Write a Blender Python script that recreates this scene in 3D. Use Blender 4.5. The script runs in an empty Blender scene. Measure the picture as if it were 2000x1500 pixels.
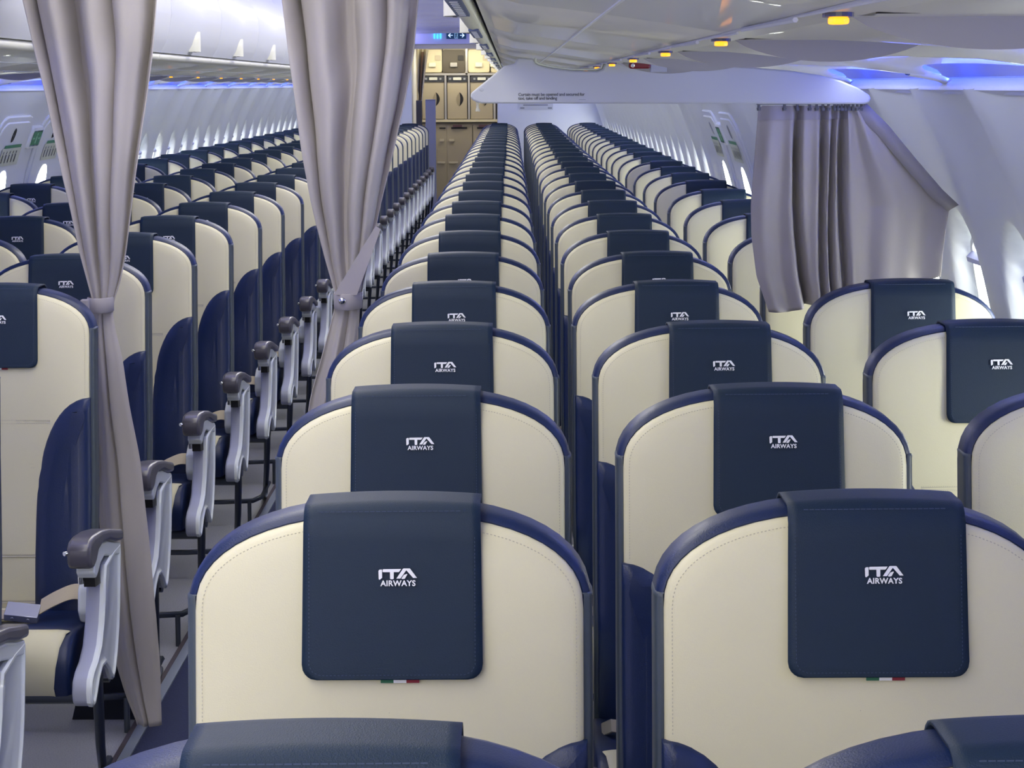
import bpy, math, random
from mathutils import Vector, Matrix
from math import sin, cos, pi, sqrt, radians as R
random.seed(7)
S = bpy.context.scene
COL = S.collection

# ------------------------------------------------------------------ camera
EYE = 1.60                      # eye height above the cabin floor
CX = -0.65                      # lengthwise centre line of the cabin
pitch, roll = R(8.83), -0.0050
F = Vector((0, cos(pitch), -sin(pitch)))
Rt, Up = Vector((1, 0, 0)), Vector((0, sin(pitch), cos(pitch)))
R2 = Rt*cos(roll) + Up*sin(roll)
U2 = -Rt*sin(roll) + Up*cos(roll)
cam_d = bpy.data.cameras.new('camera')
cam = bpy.data.objects.new('camera', cam_d)
COL.objects.link(cam)
m3 = Matrix((R2, U2, -F)).transposed().to_4x4()
m3.translation = Vector((0, 0, EYE))
cam.matrix_world = m3
cam_d.sensor_width = 36
cam_d.lens = 36*3758/2000
cam_d.clip_start = 0.05
cam_d.clip_end = 100
S.camera = cam

S.view_settings.view_transform = 'Standard'
S.view_settings.look = 'None'
S.view_settings.exposure = 0.0
S.view_settings.gamma = 1
S.view_settings.use_curve_mapping = False

w = bpy.data.worlds.new('world')
S.world = w
w.use_nodes = True
w.node_tree.nodes['Background'].inputs[0].default_value = (0.85, 0.9, 1, 1)
w.node_tree.nodes['Background'].inputs[1].default_value = 1.0

# ------------------------------------------------------------------ lights of the cabin and added fills
Y0, Y1 = -2.4, 25.6             # cabin front bulkhead, galley face
def area(name, loc, direction, sx, sy, power, color, spread=180):
    l = bpy.data.lights.new(name, 'AREA')
    l.shape = 'RECTANGLE'; l.size = sx; l.size_y = sy
    l.energy = power; l.color = color; l.spread = R(spread)
    o = bpy.data.objects.new(name, l); COL.objects.link(o)
    o.location = loc
    Z = -Vector(direction).normalized()
    Y = Vector((0, 1, 0)) if abs(Z.y) < .9 else Vector((0, 0, 1))
    X = Y.cross(Z).normalized(); Y = Z.cross(X)
    o.rotation_euler = Matrix((X, Y, Z)).transposed().to_euler()
    o['label'] = 'cabin light'; o['kind'] = 'structure'
    return o
LEN = Y1 - Y0
YM = (Y0 + Y1)/2
BLUE = (0.045, 0.09, 1.0)
WHT = (1.0, 0.96, 0.88)
LAV = (0.36, 0.38, 1.0)
for s in (-1, 1):
    # wash strips above the bins, lighting the ceiling
    area('bin_wash_light', (CX + s*0.60, YM - .5, 2.175), (-s*.9, 0, .6), .05, LEN-2, 52, LAV)
    # blue mood strips behind the lip where sidewall and service panels meet
    area('cove_light', (CX + s*1.585, YM, 1.612), (-s*1, 0, .85), .02, LEN-1, 54, BLUE)
    area('sidewall_fill_light', (CX + s*1.46, YM, 1.63), (s*.15, 0, -1), .04, LEN-1, 16, (.86, .92, 1))  # added white fill brightening walls and window seats; no such strip in the cabin
area('aisle_fill_light', (CX, YM - 2, 2.20), (0, 0, -1), .55, LEN-5, 168, (1, .965, .82))  # added broad fill standing in for ceiling bounce, not a fitted lamp
area('entrance_light', (CX - .1, -1.0, 2.18), (.15, .55, -1), 1.2, 1.6, 33, (1, .93, .80))
area('front_fill_light', (CX, Y0 + .06, 1.3), (.12, 1, .03), 1.4, 1.5, 36, (1, .96, .86))  # added aft-facing fill standing in for doorway daylight; the front wall is closed
area('galley_light', (CX, 25.0, 2.10), (0, .35, -1), .9, .5, 15, (1, .90, .68))

# ------------------------------------------------------------------ materials
def srgb(h):
    c = [int(h[i:i+2], 16)/255 for i in (0, 2, 4)]
    return tuple((x/12.92 if x <= .04045 else ((x+.055)/1.055)**2.4) for x in c) + (1,)
MATS = {}
def mat(name, hexcol, rough=.5, metal=0, bump=0, scale=400, emit=None, es=0, coat=0, vary=0, sheen=0, spec=.5, trans=0, alpha=1):
    if name in MATS: return MATS[name]
    m = bpy.data.materials.new(name); m.use_nodes = True
    nt = m.node_tree; b = nt.nodes['Principled BSDF']
    b.inputs['Base Color'].default_value = srgb(hexcol)
    b.inputs['Roughness'].default_value = rough
    b.inputs['Metallic'].default_value = metal
    b.inputs['Coat Weight'].default_value = coat
    b.inputs['Sheen Weight'].default_value = sheen
    b.inputs['Specular IOR Level'].default_value = spec
    b.inputs['Transmission Weight'].default_value = trans
    b.inputs['Alpha'].default_value = alpha
    if bump or vary:
        tc = nt.nodes.new('ShaderNodeTexCoord')
        n = nt.nodes.new('ShaderNodeTexNoise'); n.inputs['Scale'].default_value = scale
        n.inputs['Detail'].default_value = 3
        nt.links.new(tc.outputs['Object'], n.inputs['Vector'])
        if bump:
            bp = nt.nodes.new('ShaderNodeBump'); bp.inputs['Strength'].default_value = bump
            bp.inputs['Distance'].default_value = .002
            nt.links.new(n.outputs['Fac'], bp.inputs['Height'])
            nt.links.new(bp.outputs['Normal'], b.inputs['Normal'])
        if vary:
            mx = nt.nodes.new('ShaderNodeMix'); mx.data_type = 'RGBA'
            c = srgb(hexcol)
            mx.inputs['A'].default_value = tuple(x*(1-vary) for x in c[:3]) + (1,)
            mx.inputs['B'].default_value = tuple(min(1, x*(1+vary)) for x in c[:3]) + (1,)
            nt.links.new(n.outputs['Fac'], mx.inputs['Factor'])
            nt.links.new(mx.outputs['Result'], b.inputs['Base Color'])
    if emit:
        b.inputs['Emission Color'].default_value = srgb(emit)
        b.inputs['Emission Strength'].default_value = es
    MATS[name] = m
    return m
CREAM = mat('cream_leather', 'dcd6b3', .42, bump=.12, scale=700)
NAVY = mat('navy_leather', '0d224c', .40, bump=.22, scale=600, coat=.05)
COVER = mat('navy_cover_leather', '10263b', .52, bump=.3, scale=900, spec=.35)
PIPE = mat('slate_side_leather', '3f4954', .4, bump=.12, scale=600)
STITCH = mat('beige_stitching', 'bdb7a2', .7)
NSTITCH = mat('blue_stitching', '36435c', .7)
LOGO = mat('white_print', 'f4f5f7', .5)
SILVER = mat('silver_grey_paint', 'e4eaee', .26, coat=.5)
LILAC = mat('lilac_grey_paint', 'a6aabd', .3, coat=.2)
CHAR = mat('charcoal_plastic', '54525e', .3, coat=.2)
BLACK = mat('black_plastic', '14151a', .5)
DMETAL = mat('dark_metal_tube', '555b66', .3, metal=.7)
CHROME = mat('chrome', 'd8d8da', .15, metal=1)
BUCKLE = mat('buckle_metal', 'b4b7c6', .25, metal=.5)
BELT = mat('beige_webbing', 'b5aa98', .8, bump=.3, scale=900)
WHITE = mat('white_liner', 'e6e9ee', .42, bump=.03, scale=60)
BINW = mat('white_bin_plastic', 'c9cbd3', .55, coat=.05)
BINU = mat('grey_bin_underside', 'e0e0d8', .30, coat=.25, bump=.02, scale=20)
PSUM = mat('service_panel_plastic', 'dbdbd4', .3, coat=.15)
PSUD = mat('service_panel_end_face', 'a2a19e', .4)  # shade on the panel end faces painted in as darker plastic; baseboards share it
WARM = mat('cream_rail_plastic', 'dddccc', .4)
DARKGAP = mat('black_seal', '0c0d10', .7)
CURT = mat('grey_curtain_cloth', 'b3adaa', .85, bump=.35, scale=1200, sheen=.15, vary=.05)
CURTHEM = mat('grey_curtain_hem', 'a29da0', .85, bump=.35, scale=1200, sheen=.1)
CURTBR = mat('brown_curtain_lining', '6b5348', .85)
HEADER = mat('header_panel_plastic', 'ced1d6', .5, bump=.05, scale=900)
INK = mat('dark_print', '4c5058', .6)
PALEINK = mat('pale_print', 'a4a8ae', .6)
AMBER = mat('amber_lamp', 'ff9a10', .4, emit='ff9a20', es=2.2)
PANE = mat('daylit_window_pane', 'ffffff', .6, emit='fbfff4', es=15.0)
SHADE = mat('window_shade_lilac', 'b9bde0', .5)
FUNNEL = mat('window_frame_plastic', 'dfe3e4', .4)
CARPET = mat('grey_carpet', 'a2a3a4', .95, bump=1, scale=260, vary=.35)
CARPETN = mat('navy_carpet', '1a2347', .95, bump=1, scale=260, vary=.25)
TRACK = mat('silver_track', '9aa3b4', .35, metal=.4)
TRACKD = mat('brown_track_edge', '4a4246', .6)
CEIL = mat('ceiling_panel', 'dcdcf0', .6)
LEDB = mat('blue_led_strip', '2038ff', .5, emit='2a48ff', es=1.6)
BEIGE = mat('beige_locker', 'c9c0a0', .45)
BEIGED = mat('dark_brown_locker', '4c463c', .5)  # the middle top locker's own dark brown
BEIGEM = mat('tan_container', 'aaa08a', .45)
ALU = mat('aluminium_trim', 'b7b4aa', .3, metal=.6)
DKHEAD = mat('dark_grey_container_top', '3a3d45', .4)
GREENS = mat('green_sign', '1c5a48', .4, emit='1d6a50', es=.25)
NAVYSIGN = mat('dark_teal_sign', '0d3a5c', .4, emit='0d4468', es=.25)
SIGNW = mat('lit_sign_white', 'e8f8ff', .4, emit='d8f0ff', es=.9)
CYAN = mat('lit_sign_cyan', '60d8ff', .4, emit='50c8ff', es=1.2)
LAMPW = mat('warm_lamp', 'fff6cc', .4, emit='fff0b0', es=2.5)
RED = mat('dark_red_handle', '7a1420', .35, coat=.3)
FLAGG = mat('flag_green', '2c6a4c', .6); FLAGW = mat('flag_white', 'f0f0f0', .6); FLAGR = mat('flag_red', '8a2430', .6)
POST = mat('lilac_partition', '8a8ca4', .45)
SKIRT = mat('dark_navy_fabric', '0e1424', .9)
CLEAR = mat('clear_plastic', 'eef3e6', .15, alpha=.35)

# ------------------------------------------------------------------ mesh helpers
class MB:
    def __init__(s): s.v = []; s.f = []; s.m = []
    def add(s, vs, fs, mi=0):
        n = len(s.v); s.v += [tuple(v) for v in vs]
        s.f += [tuple(i+n for i in f) for f in fs]; s.m += [mi]*len(fs)
    def box(s, a, b, mi=0):
        x0, y0, z0 = a; x1, y1, z1 = b
        s.add([(x0,y0,z0),(x1,y0,z0),(x1,y1,z0),(x0,y1,z0),(x0,y0,z1),(x1,y0,z1),(x1,y1,z1),(x0,y1,z1)],
              [(0,3,2,1),(4,5,6,7),(0,1,5,4),(1,2,6,5),(2,3,7,6),(3,0,4,7)], mi)
    def grid(s, rows, mi=0, close=False):
        nr, nc = len(rows), len(rows[0])
        vs = [p for r in rows for p in r]
        fs = []
        for i in range(nr-1):
            for j in range(nc if close else nc-1):
                k = (j+1) % nc
                fs.append((i*nc+j, i*nc+k, (i+1)*nc+k, (i+1)*nc+j))
        s.add(vs, fs, mi)
    def tube(s, pts, r, n=8, mi=0, cap=True):
        rows = []; N = len(pts); pts = [Vector(p) for p in pts]
        up = None
        for i in range(N):
            t = (pts[min(i+1, N-1)] - pts[max(i-1, 0)]).normalized()
            if up is None:
                up = Vector((0, 0, 1)) if abs(t.z) < .9 else Vector((1, 0, 0))
            a = t.cross(up).normalized(); b = a.cross(t).normalized(); up = b
            rr = r[i] if isinstance(r, (list, tuple)) else r
            rows.append([pts[i] + (a*cos(2*pi*k/n) + b*sin(2*pi*k/n))*rr for k in range(n)])
        s.grid(rows, mi, True)
        if cap:
            s.add(rows[0], [tuple(range(n))], mi); s.add(rows[-1], [tuple(range(n-1, -1, -1))], mi)
    def prism(s, poly, fn, d0, d1, mi=0, sidemi=None):
        """poly 2D; fn(a,b,d)->3D ; extruded between d0 and d1"""
        n = len(poly)
        A = [fn(a, b, d0) for a, b in poly]; B = [fn(a, b, d1) for a, b in poly]
        s.add(A + B, [tuple(range(n)), tuple(range(2*n-1, n-1, -1))], mi)
        s.add(A + B, [(i, i+n, (i+1) % n + n, (i+1) % n) for i in range(n)], mi if sidemi is None else sidemi)
    def obj(s, name, mats, parent=None, smooth=35, loc=None):
        me = bpy.data.meshes.new(name)
        me.from_pydata(s.v, [], s.f)
        if not isinstance(mats, (list, tuple)): mats = [mats]
        for m_ in mats: me.materials.append(m_)
        for p, i in zip(me.polygons, s.m): p.material_index = i
        import bmesh
        bm = bmesh.new(); bm.from_mesh(me)
        bmesh.ops.remove_doubles(bm, verts=bm.verts, dist=1e-5)
        bmesh.ops.recalc_face_normals(bm, faces=bm.faces)
        bm.to_mesh(me); bm.free()
        if smooth:
            for p in me.polygons: p.use_smooth = True
            me.set_sharp_from_angle(angle=R(smooth))
        o = bpy.data.objects.new(name, me); COL.objects.link(o)
        if parent: o.parent = parent
        if loc: o.location = loc
        return o
def bevel(o, wdt, seg=2):
    m = o.modifiers.new('bevel', 'BEVEL'); m.width = wdt; m.segments = seg; m.limit_method = 'ANGLE'; m.angle_limit = R(40)
    return o
def tag(o, label=None, cat=None, group=None, kind=None):
    if label: o['label'] = label
    if cat: o['category'] = cat
    if group: o['group'] = group
    if kind: o['kind'] = kind
    return o
def empty(name, loc=(0, 0, 0)):
    o = bpy.data.objects.new(name, None); COL.objects.link(o); o.location = loc
    o.empty_display_size = .05
    return o
def struct(o): o['kind'] = 'structure'; return o
def copy_tree(o, parent=None, skip=()):
    c = o.copy(); COL.objects.link(c); c.parent = parent
    for ch in o.children:
        if ch.name.split('.')[0] not in skip: copy_tree(ch, c, skip)
    return c
def offs(poly, d):
    """inset a closed ccw 2D loop by d along its vertex normals"""
    n = len(poly); out = []
    for i in range(n):
        ax, ay = poly[i-1]; bx, by = poly[i]; cx, cy = poly[(i+1) % n]
        e1 = Vector((bx-ax, by-ay)); e2 = Vector((cx-bx, cy-by))
        if e1.length < 1e-9: e1 = e2
        if e2.length < 1e-9: e2 = e1
        e1.normalize(); e2.normalize()
        nn = Vector((-(e1.y+e2.y), e1.x+e2.x))
        if nn.length < 1e-6: nn = Vector((-e1.y, e1.x))
        nn.normalize()
        k = max(.5, nn.dot(Vector((-e1.y, e1.x))))
        out.append((bx + nn.x*d/k, by + nn.y*d/k))
    return out
def rrect(x0, y0, x1, y1, r, n=5):
    pts = []
    for (cx, cy, a0) in ((x1-r, y0+r, -90), (x1-r, y1-r, 0), (x0+r, y1-r, 90), (x0+r, y0+r, 180)):
        for k in range(n+1):
            a = R(a0 + 90*k/n); pts.append((cx + r*cos(a), cy + r*sin(a)))
    return pts
def dens(poly, step=.05):
    out = []
    for i, p in enumerate(poly):
        q = poly[(i+1) % len(poly)]; L = math.hypot(q[0]-p[0], q[1]-p[1]); n = max(1, int(L/step))
        out += [(p[0]+(q[0]-p[0])*k/n, p[1]+(q[1]-p[1])*k/n) for k in range(n)]
    return out
def text_mesh(body, size, mat_, name, parent=None, align='CENTER', extrude=.0, sp=1.0, line=1.0, bold=0):
    cu = bpy.data.curves.new(name, 'FONT'); cu.body = body; cu.size = size; cu.align_x = align
    cu.space_character = sp; cu.space_line = line; cu.extrude = extrude; cu.offset = bold
    cu.resolution_u = 3
    t = bpy.data.objects.new('tmp_text', cu); COL.objects.link(t)
    dg = bpy.context.evaluated_depsgraph_get(); dg.update()
    me = bpy.data.meshes.new_from_object(t.evaluated_get(dg))
    bpy.data.objects.remove(t); bpy.data.curves.remove(cu)
    me.materials.clear(); me.materials.append(mat_)
    o = bpy.data.objects.new(name, me); COL.objects.link(o)
    if parent: o.parent = parent
    return o

# ================================================================== SHELL
RW, ZW = 1.85, 0.661            # sidewall radius and its centre height
def wall_ox(z): return sqrt(RW*RW - (z-ZW)**2)
WP, WY = 0.533, 4.20            # window pitch / phase
WZ, WHY, WHZ = 1.03, 0.165, 0.265
EXITS = [(8.78, 9.42), (9.60, 10.22)]
def near_exit(y): return any(a-.12 < y < b+.12 for a, b in EXITS)
def wall_disp(y, z):
    """metres the liner stands inboard of the circle"""
    if 8.25 < y < 10.78:
        base = .012
        return base
    ph = (y - WY)/WP; ph -= round(ph)         # -.5...5, 0 at a window
    ridge = (1 - cos(2*pi*ph))*.5             # 0 at window, 1 between
    d = .026*ridge**2*(1 if z > .75 else max(0, (z-.3)/.45))
    dy = ph*WP/WHY; dz = (z-WZ)/WHZ
    r = sqrt(dy*dy + dz*dz) if dz < 0 else sqrt(dy*dy + dz*dz)
    if r < 1.02:
        t = min(1, max(0, (1.02-r)/.20)); d -= .055*(t*t*(3-2*t))
    return d
def wall_pt(s, y, z, inb=0.0):
    """point on the sidewall, inb metres inboard of the liner circle"""
    ox = wall_ox(z); nx, nz = ox/RW, (z-ZW)/RW
    return (CX + s*(ox - nx*inb), y, z - nz*inb)
ys = []
y = Y0
while y < 24.0:
    ys.append(y); y += WP/26
ys.append(24.0)
zs = [0.02, .15, .3, .45, .6, .7] + [.74 + .0125*i for i in range(48)] + [1.36, 1.42, 1.48, 1.53, 1.57, 1.60]
zs = [z for z in zs if z <= 1.60]
for s, nm in ((-1, 'left'), (1, 'right')):
    b = MB()
    b.grid([[wall_pt(s, yy, z, wall_disp(yy, z)) for yy in ys] for z in zs])
    # top lip that hides the mood strip
    lip = []
    for inb, dz in ((.021, -.004), (.021, .002), (.016, .008), (.004, .010), (-.012, .006), (-.012, -.03)):
        p = wall_pt(s, 0, 1.60, inb)
        lip.append([(p[0], yy, p[2]+dz) for yy in ys[::26] + [24.0]])
    b.grid(lip)
    yy_ = ys[::26] + [24.0]
    b.grid([[wall_pt(s, q, z, -.10) for q in yy_] for z in zs[::4] + [zs[-1]]])
    struct(b.obj('wall_'+nm, WHITE, smooth=60))
    # dado / side ledge at the floor
    b = MB()
    x0 = CX + s*1.76
    b.box((min(x0, x0-s*.03), Y0, 0), (max(x0, x0-s*.03), 24, .12))
    struct(b.obj('baseboard_'+nm, PSUD))
# floor
b = MB(); b.box((CX-1.8, Y0-.1, -.06), (CX-.285, 27.0, 0)); b.box((CX+.265, Y0-.1, -.06), (CX+1.8, 27.0, 0))
struct(b.obj('floor', CARPET, smooth=0))
b = MB(); b.box((CX-.285, Y0-.1, -.06), (CX+.265, 27.0, .002))
o = b.obj('aisle_floor', CARPETN, smooth=0); struct(o); o.name = 'floor_aisle'
for k, x in enumerate((-.285, .262)):
    b = MB(); b.box((CX+x-.016, Y0, 0), (CX+x+.010, 24, .007), 0); b.box((CX+x-.028, Y0, 0), (CX+x-.016, 24, .009), 1)
    struct(b.obj('trim_%d' % (k+1), [TRACK, TRACKD], smooth=0))
# end walls
b = MB(); b.box((CX-1.9, Y0-.06, 0), (CX+1.9, Y0, 2.3)); struct(b.obj('wall_front', WHITE, smooth=0))
b = MB()
bulk = [(CX+.49, 0), (CX+1.76, 0), (CX+1.84, .6), (CX+1.77, 1.2), (CX+1.6, 1.6), (CX+1.3, 1.95), (CX+1.0, 2.2), (CX+.49, 2.2)]
b.prism(bulk, lambda a, c, d: (a, d, c), 23.85, 23.93)
b.box((CX+.49, 23.93, 0), (CX+.53, 25.6, 2.1))
o = bevel(b.obj('wall_rear', WHITE, smooth=0), .01); struct(o)
b = MB()
b.prism([(2*CX-a, c) for a, c in bulk], lambda a, c, d: (a + (-.08 if a > CX-1 else 0), d, c), 24.0, 24.08)
b.box((CX-.61, 24.08, 0), (CX-.57, 25.6, 2.1))
struct(b.obj('wall_rear_left', WHITE, smooth=0))
# ceiling : aisle panels
b = MB(); prof = [(-1.02, 2.06), (-.86, 2.16), (-.70, 2.215), (-.4, 2.225), (0, 2.23), (.4, 2.225), (.70, 2.215), (.86, 2.16), (1.02, 2.06)]
k = 0; y = Y0
while y < 23.9:
    y2 = min(y + 1.18, 23.9)
    b.grid([[(CX+a, yy, c + dz) for a, c in prof] for yy, dz in ((y, .006), (y+.006, 0), (y2-.006, 0), (y2, .006))])
    y = y2
struct(b.obj('ceiling', CEIL, smooth=50))
b = MB(); b.box((CX-1.9, Y0, 2.26), (CX+1.9, 26.4, 2.30)); struct(b.obj('ceiling_crown', CEIL, smooth=0))
# cross header above the galley entrance, carrying the signs
b = MB(); b.box((CX-.95, 23.86, 2.10), (CX+.95, 23.90, 2.24)); b.box((CX-.95, 23.90, 2.10), (CX+.95, 25.5, 2.13))
struct(b.obj('trim_3', CEIL, smooth=0))
b = MB(); b.box((CX-.95, 24.02, 2.045), (CX+.95, 24.10, 2.10)); struct(b.obj('trim_4', ALU, smooth=0))

# ------------------------------------------------------------------ windows
wn = 0
def oval(cy, cz, hy, hz, n=28, p=2.35):
    out = []
    for k in range(n):
        t = 2*pi*k/n
        c, s_ = cos(t), sin(t)
        out.append((cy + hy*math.copysign(abs(c)**(2/p), c), cz + hz*math.copysign(abs(s_)**(2/p), s_)))
    return out
def make_window(s, yc, zc=WZ, hy=.105, hz=.165, inb=-.030, shade=True):
    global wn; wn += 1
    e = empty('window_%d' % wn, (CX + s*wall_ox(zc), yc, zc)); struct(e)
    loc = Vector(e.location)
    def P(a, c, i): return tuple(Vector(wall_pt(s, a, c, i)) - loc)
    b = MB(); o1 = oval(yc, zc, hy, hz)
    rows = [[P(a, c, i) for a, c in oval(yc, zc, hy*k, hz*k)] for k, i in ((1.16, inb-.012), (1.14, inb+.004), (1.06, inb+.004), (1.0, inb-.004))]
    b.grid(rows, 0, True); b.obj('window_frame', FUNNEL, e)
    b = MB(); b.grid([[P(a, c, inb-.002) for a, c in oval(yc, zc, hy*k, hz*k)] for k in (1.04, .7, .35, .02)], 0, True)
    b.obj('pane', PANE, e)
    if shade:
        b = MB(); z1 = zc + hz*.80
        b.grid([[P(yc + hy*t, z, i) for t in (-.72, 0, .72)] for z, i in ((z1+.016, inb+.002), (z1+.006, inb+.020), (z1-.006, inb+.020), (z1-.008, inb+.002))])
        b.obj('shade_handle', SHADE, e)
    return e
k = -3
while WY + k*WP < 23.6:
    yy = WY + k*WP
    for s in (-1, 1):
        if s < 0 and yy < 7.4: continue
        if 8.2 < yy < 10.8: continue
        make_window(s, yy)
    k += 1
# ------------------------------------------------------------------ overwing exit hatches
dn = 0
for s, side in ((-1, 'left'), (1, 'right')):
    for (a, c) in EXITS:
        dn += 1
        ym = (a+c)/2
        e = empty('door_%d' % dn, (CX + s*wall_ox(1.0), ym, 1.0)); struct(e); loc = Vector(e.location)
        def P(a_, c_, i): return tuple(Vector(wall_pt(s, a_, min(c_, 2.0), i)) - loc)
        def patch(b, poly, i0, i1, n=1, mi=0):
            # raised plate with rounded edge following the liner
            rings = [(0, i0), (0, i1-.004), (.004, i1), (.02, i1)]
            pr = [[P(u, v, i) for u, v in offs(poly, d)] for d, i in rings]
            b.grid(pr, mi, True)
            inner = offs(poly, .02)
            cu_, cv_ = sum(u for u, v in inner)/len(inner), sum(v for u, v in inner)/len(inner)
            b.grid([[P(cu_+(u-cu_)*k_, cv_+(v-cv_)*k_, i1) for u, v in inner] for k_ in (1, .85, .7, .55, .4, .25, .1, .01)], mi, True)
        b = MB(); patch(b, dens(rrect(a, .45, c, 1.475, .12)), .006, .022); b.obj('hatch_panel', WHITE, e, 40)
        b = MB(); patch(b, dens(rrect(a+.045, .50, c-.045, 1.45, .09)), .018, .028); b.obj('inner_panel', WHITE, e, 40)
        b = MB(); b.grid([[P(u, v, i) for u, v in oval(ym-.03, 1.39, .022*k_, .034*k_)] for k_, i in ((1, .029), (.85, .032), (.8, .030), (.1, .029))], 0, True)
        b.obj('handle_recess', BLACK if s < 0 else PALEINK, e)
        b = MB(); b.grid([[P(u, v, .031) for u in (a+.20, c-.14)] for v in (1.330, 1.345)]); b.obj('green_placard_band', GREENS, e, 0)
        b = MB(); b.grid([[P(u, v, .0305) for u in (a+.17, c-.12)] for v in (1.245, 1.29, 1.330)], 0)
        for q in range(5):
            u = a+.19 + q*.058
            b.grid([[P(u+.010, v, .032), P(u+.026, v, .032)] for v in (1.262, 1.30)], 1)
            b.grid([[P(u+.013, v, .032), P(u+.023, v, .032)] for v in (1.304, 1.316)], 1)
        b.obj('instruction_placard', [mat('placard_paper', 'd6d9c6', .6), INK], e, 0)
        b = MB(); b.grid([[P(u, v, .029) for u, v in oval(ym, WZ+.02, .11*k_, .17*k_)] for k_ in (1, .6, .02)], 0, True); b.obj('pane', PANE, e)
    # sign between the two hatches
    yg = 9.51
    e = empty('exit_sign', (CX + s*wall_ox(1.34), yg, 1.34)); loc = Vector(e.location)
    tag(e, 'green exit sign on the %s sidewall between the two overwing hatches' % side, 'exit sign', 'signs of the overwing hatches')
    def P(a_, c_, i): return tuple(Vector(wall_pt(s, a_, c_, i)) - loc)
    b = MB(); rows = [[P(u, v, i) for u, v in rrect(yg-.085-d, 1.333-d, yg+.085+d, 1.402+d, .010)] for d, i in ((.02, .008), (.016, .032), (.004, .036), (-.095, .036))]
    b.grid(rows[:3], 0, True); b.obj('sign_housing', WHITE, e, 40)
    b = MB(); b.grid([[P(u, v, .0365) for u in (yg-.083, yg+.083)] for v in (1.335, 1.400)]); b.obj('sign_face', GREENS, e, 0)
    b = MB()
    b.grid([[P(yg+u, v, .0372) for u in (-.012, .012)] for v in (1.343, 1.378)]); b.grid([[P(yg+u, v, .0372) for u in (-.008, .008)] for v in (1.382, 1.393)])
    for q in (-1, 1):
        b.grid([[P(yg+u*q, v, .0372) for u in (.030, .062)] for v in (1.364, 1.371)])
        b.add([P(yg+q*.062, 1.356, .0372), P(yg+q*.074, 1.3675, .0372), P(yg+q*.062, 1.379, .0372)], [(0, 1, 2)])
    b.obj('sign_pictogram', mat('pale_green', '8fc0a8', .5), e, 0)
    b = MB(); b.grid([[P(u, v, .016) for u in (yg-.075, yg+.075)] for v in (.6, .8, 1.0, 1.2, 1.31)]); 
    b.grid([[P(yg+u, v, i) for u, i in ((-.022, .016), (-.018, .030), (.018, .030), (.022, .016))] for v in (.98, 1.0, 1.13, 1.14)])
    o = b.obj('hatch_pillar_trim', WHITE, e, 40)

# ------------------------------------------------------------------ mood-light cove between service panels and sidewalls
CP = 1.18
for s, nm, ph in ((-1, 'left', 13.08), (1, 'right', 4.17)):
    b = MB()
    sec = [(1.36, 1.668), (1.44, 1.676), (1.52, 1.676), (1.59, 1.662), (1.625, 1.635), (1.63, 1.600)]
    b.grid([[(CX + s*a, yy, c) for a, c in sec] for yy in (Y0, 6, 12, 18, 24)])
    struct(b.obj('trim_%d' % (5 if s < 0 else 6), WHITE, smooth=60))
    b = MB(); b.box((CX+s*1.600-.004, Y0, 1.600), (CX+s*1.600+.004, 24, 1.610))
    struct(b.obj('trim_%d' % (7 if s < 0 else 8), LEDB, smooth=0))
    # scalloped outboard fairings, one per 1.18 m
    n = -12; js = []
    while ph + n*CP < 23.9:
        y0 = ph + n*CP
        if y0 + CP > 0.2: js.append((y0, min(y0 + CP, 23.8)))
        n += 1
    for i, (y0, y1) in enumerate(js):
        b = MB(); rows = []
        N = 16
        for q in range(N+1):
            t = q/N; yy = y0 + .003 + (y1-y0-.006)*t
            a = 4*t*(1-t)
            edge = 1.572 - .115*a**.55
            z1 = 1.612 + .022*a**.6
            rows.append([(CX+s*1.13, yy, 1.652), (CX+s*1.16, yy, 1.644), (CX+s*(1.17+(edge-1.17)*.5), yy, 1.636+(z1-1.612)*.4),
                         (CX+s*(edge-.02), yy, z1+.001), (CX+s*edge, yy, z1+.006), (CX+s*(edge-.01), yy, z1+.016), (CX+s*(edge-.1), yy, 1.664)])
        b.grid(rows)
        o = b.obj('ceiling_fairing', PSUM, smooth=50)
        tag(o, 'scalloped white fairing above the %s sidewall, number %d of its run from the camera' % (nm, i+1), 'fairing', 'scalloped fairings along the blue coves')
        # joint clip
        b = MB()
        rows = []
        for q in range(7):
            a = pi*q/6
            rows.append([(CX+s*(1.50+.0*k_), y0 - .045*cos(a)*w_, 1.628 - dz - .012*sin(a)) for k_, w_, dz in ((0, 1, 0),)] +
                        [(CX+s*1.56, y0 - .040*cos(a), 1.618 - .014*sin(a)), (CX+s*1.605, y0 - .025*cos(a), 1.600 - .012*sin(a)), (CX+s*1.618, y0 - .01*cos(a), 1.575 - .010*sin(a))])
        b.grid(rows)
        o = b.obj('joint_clip', WHITE, smooth=60)
        tag(o, 'small white clip bridging the blue cove of the %s sidewall, number %d of its run' % (nm, i+1), 'clip', 'clips across the blue coves')

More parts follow.
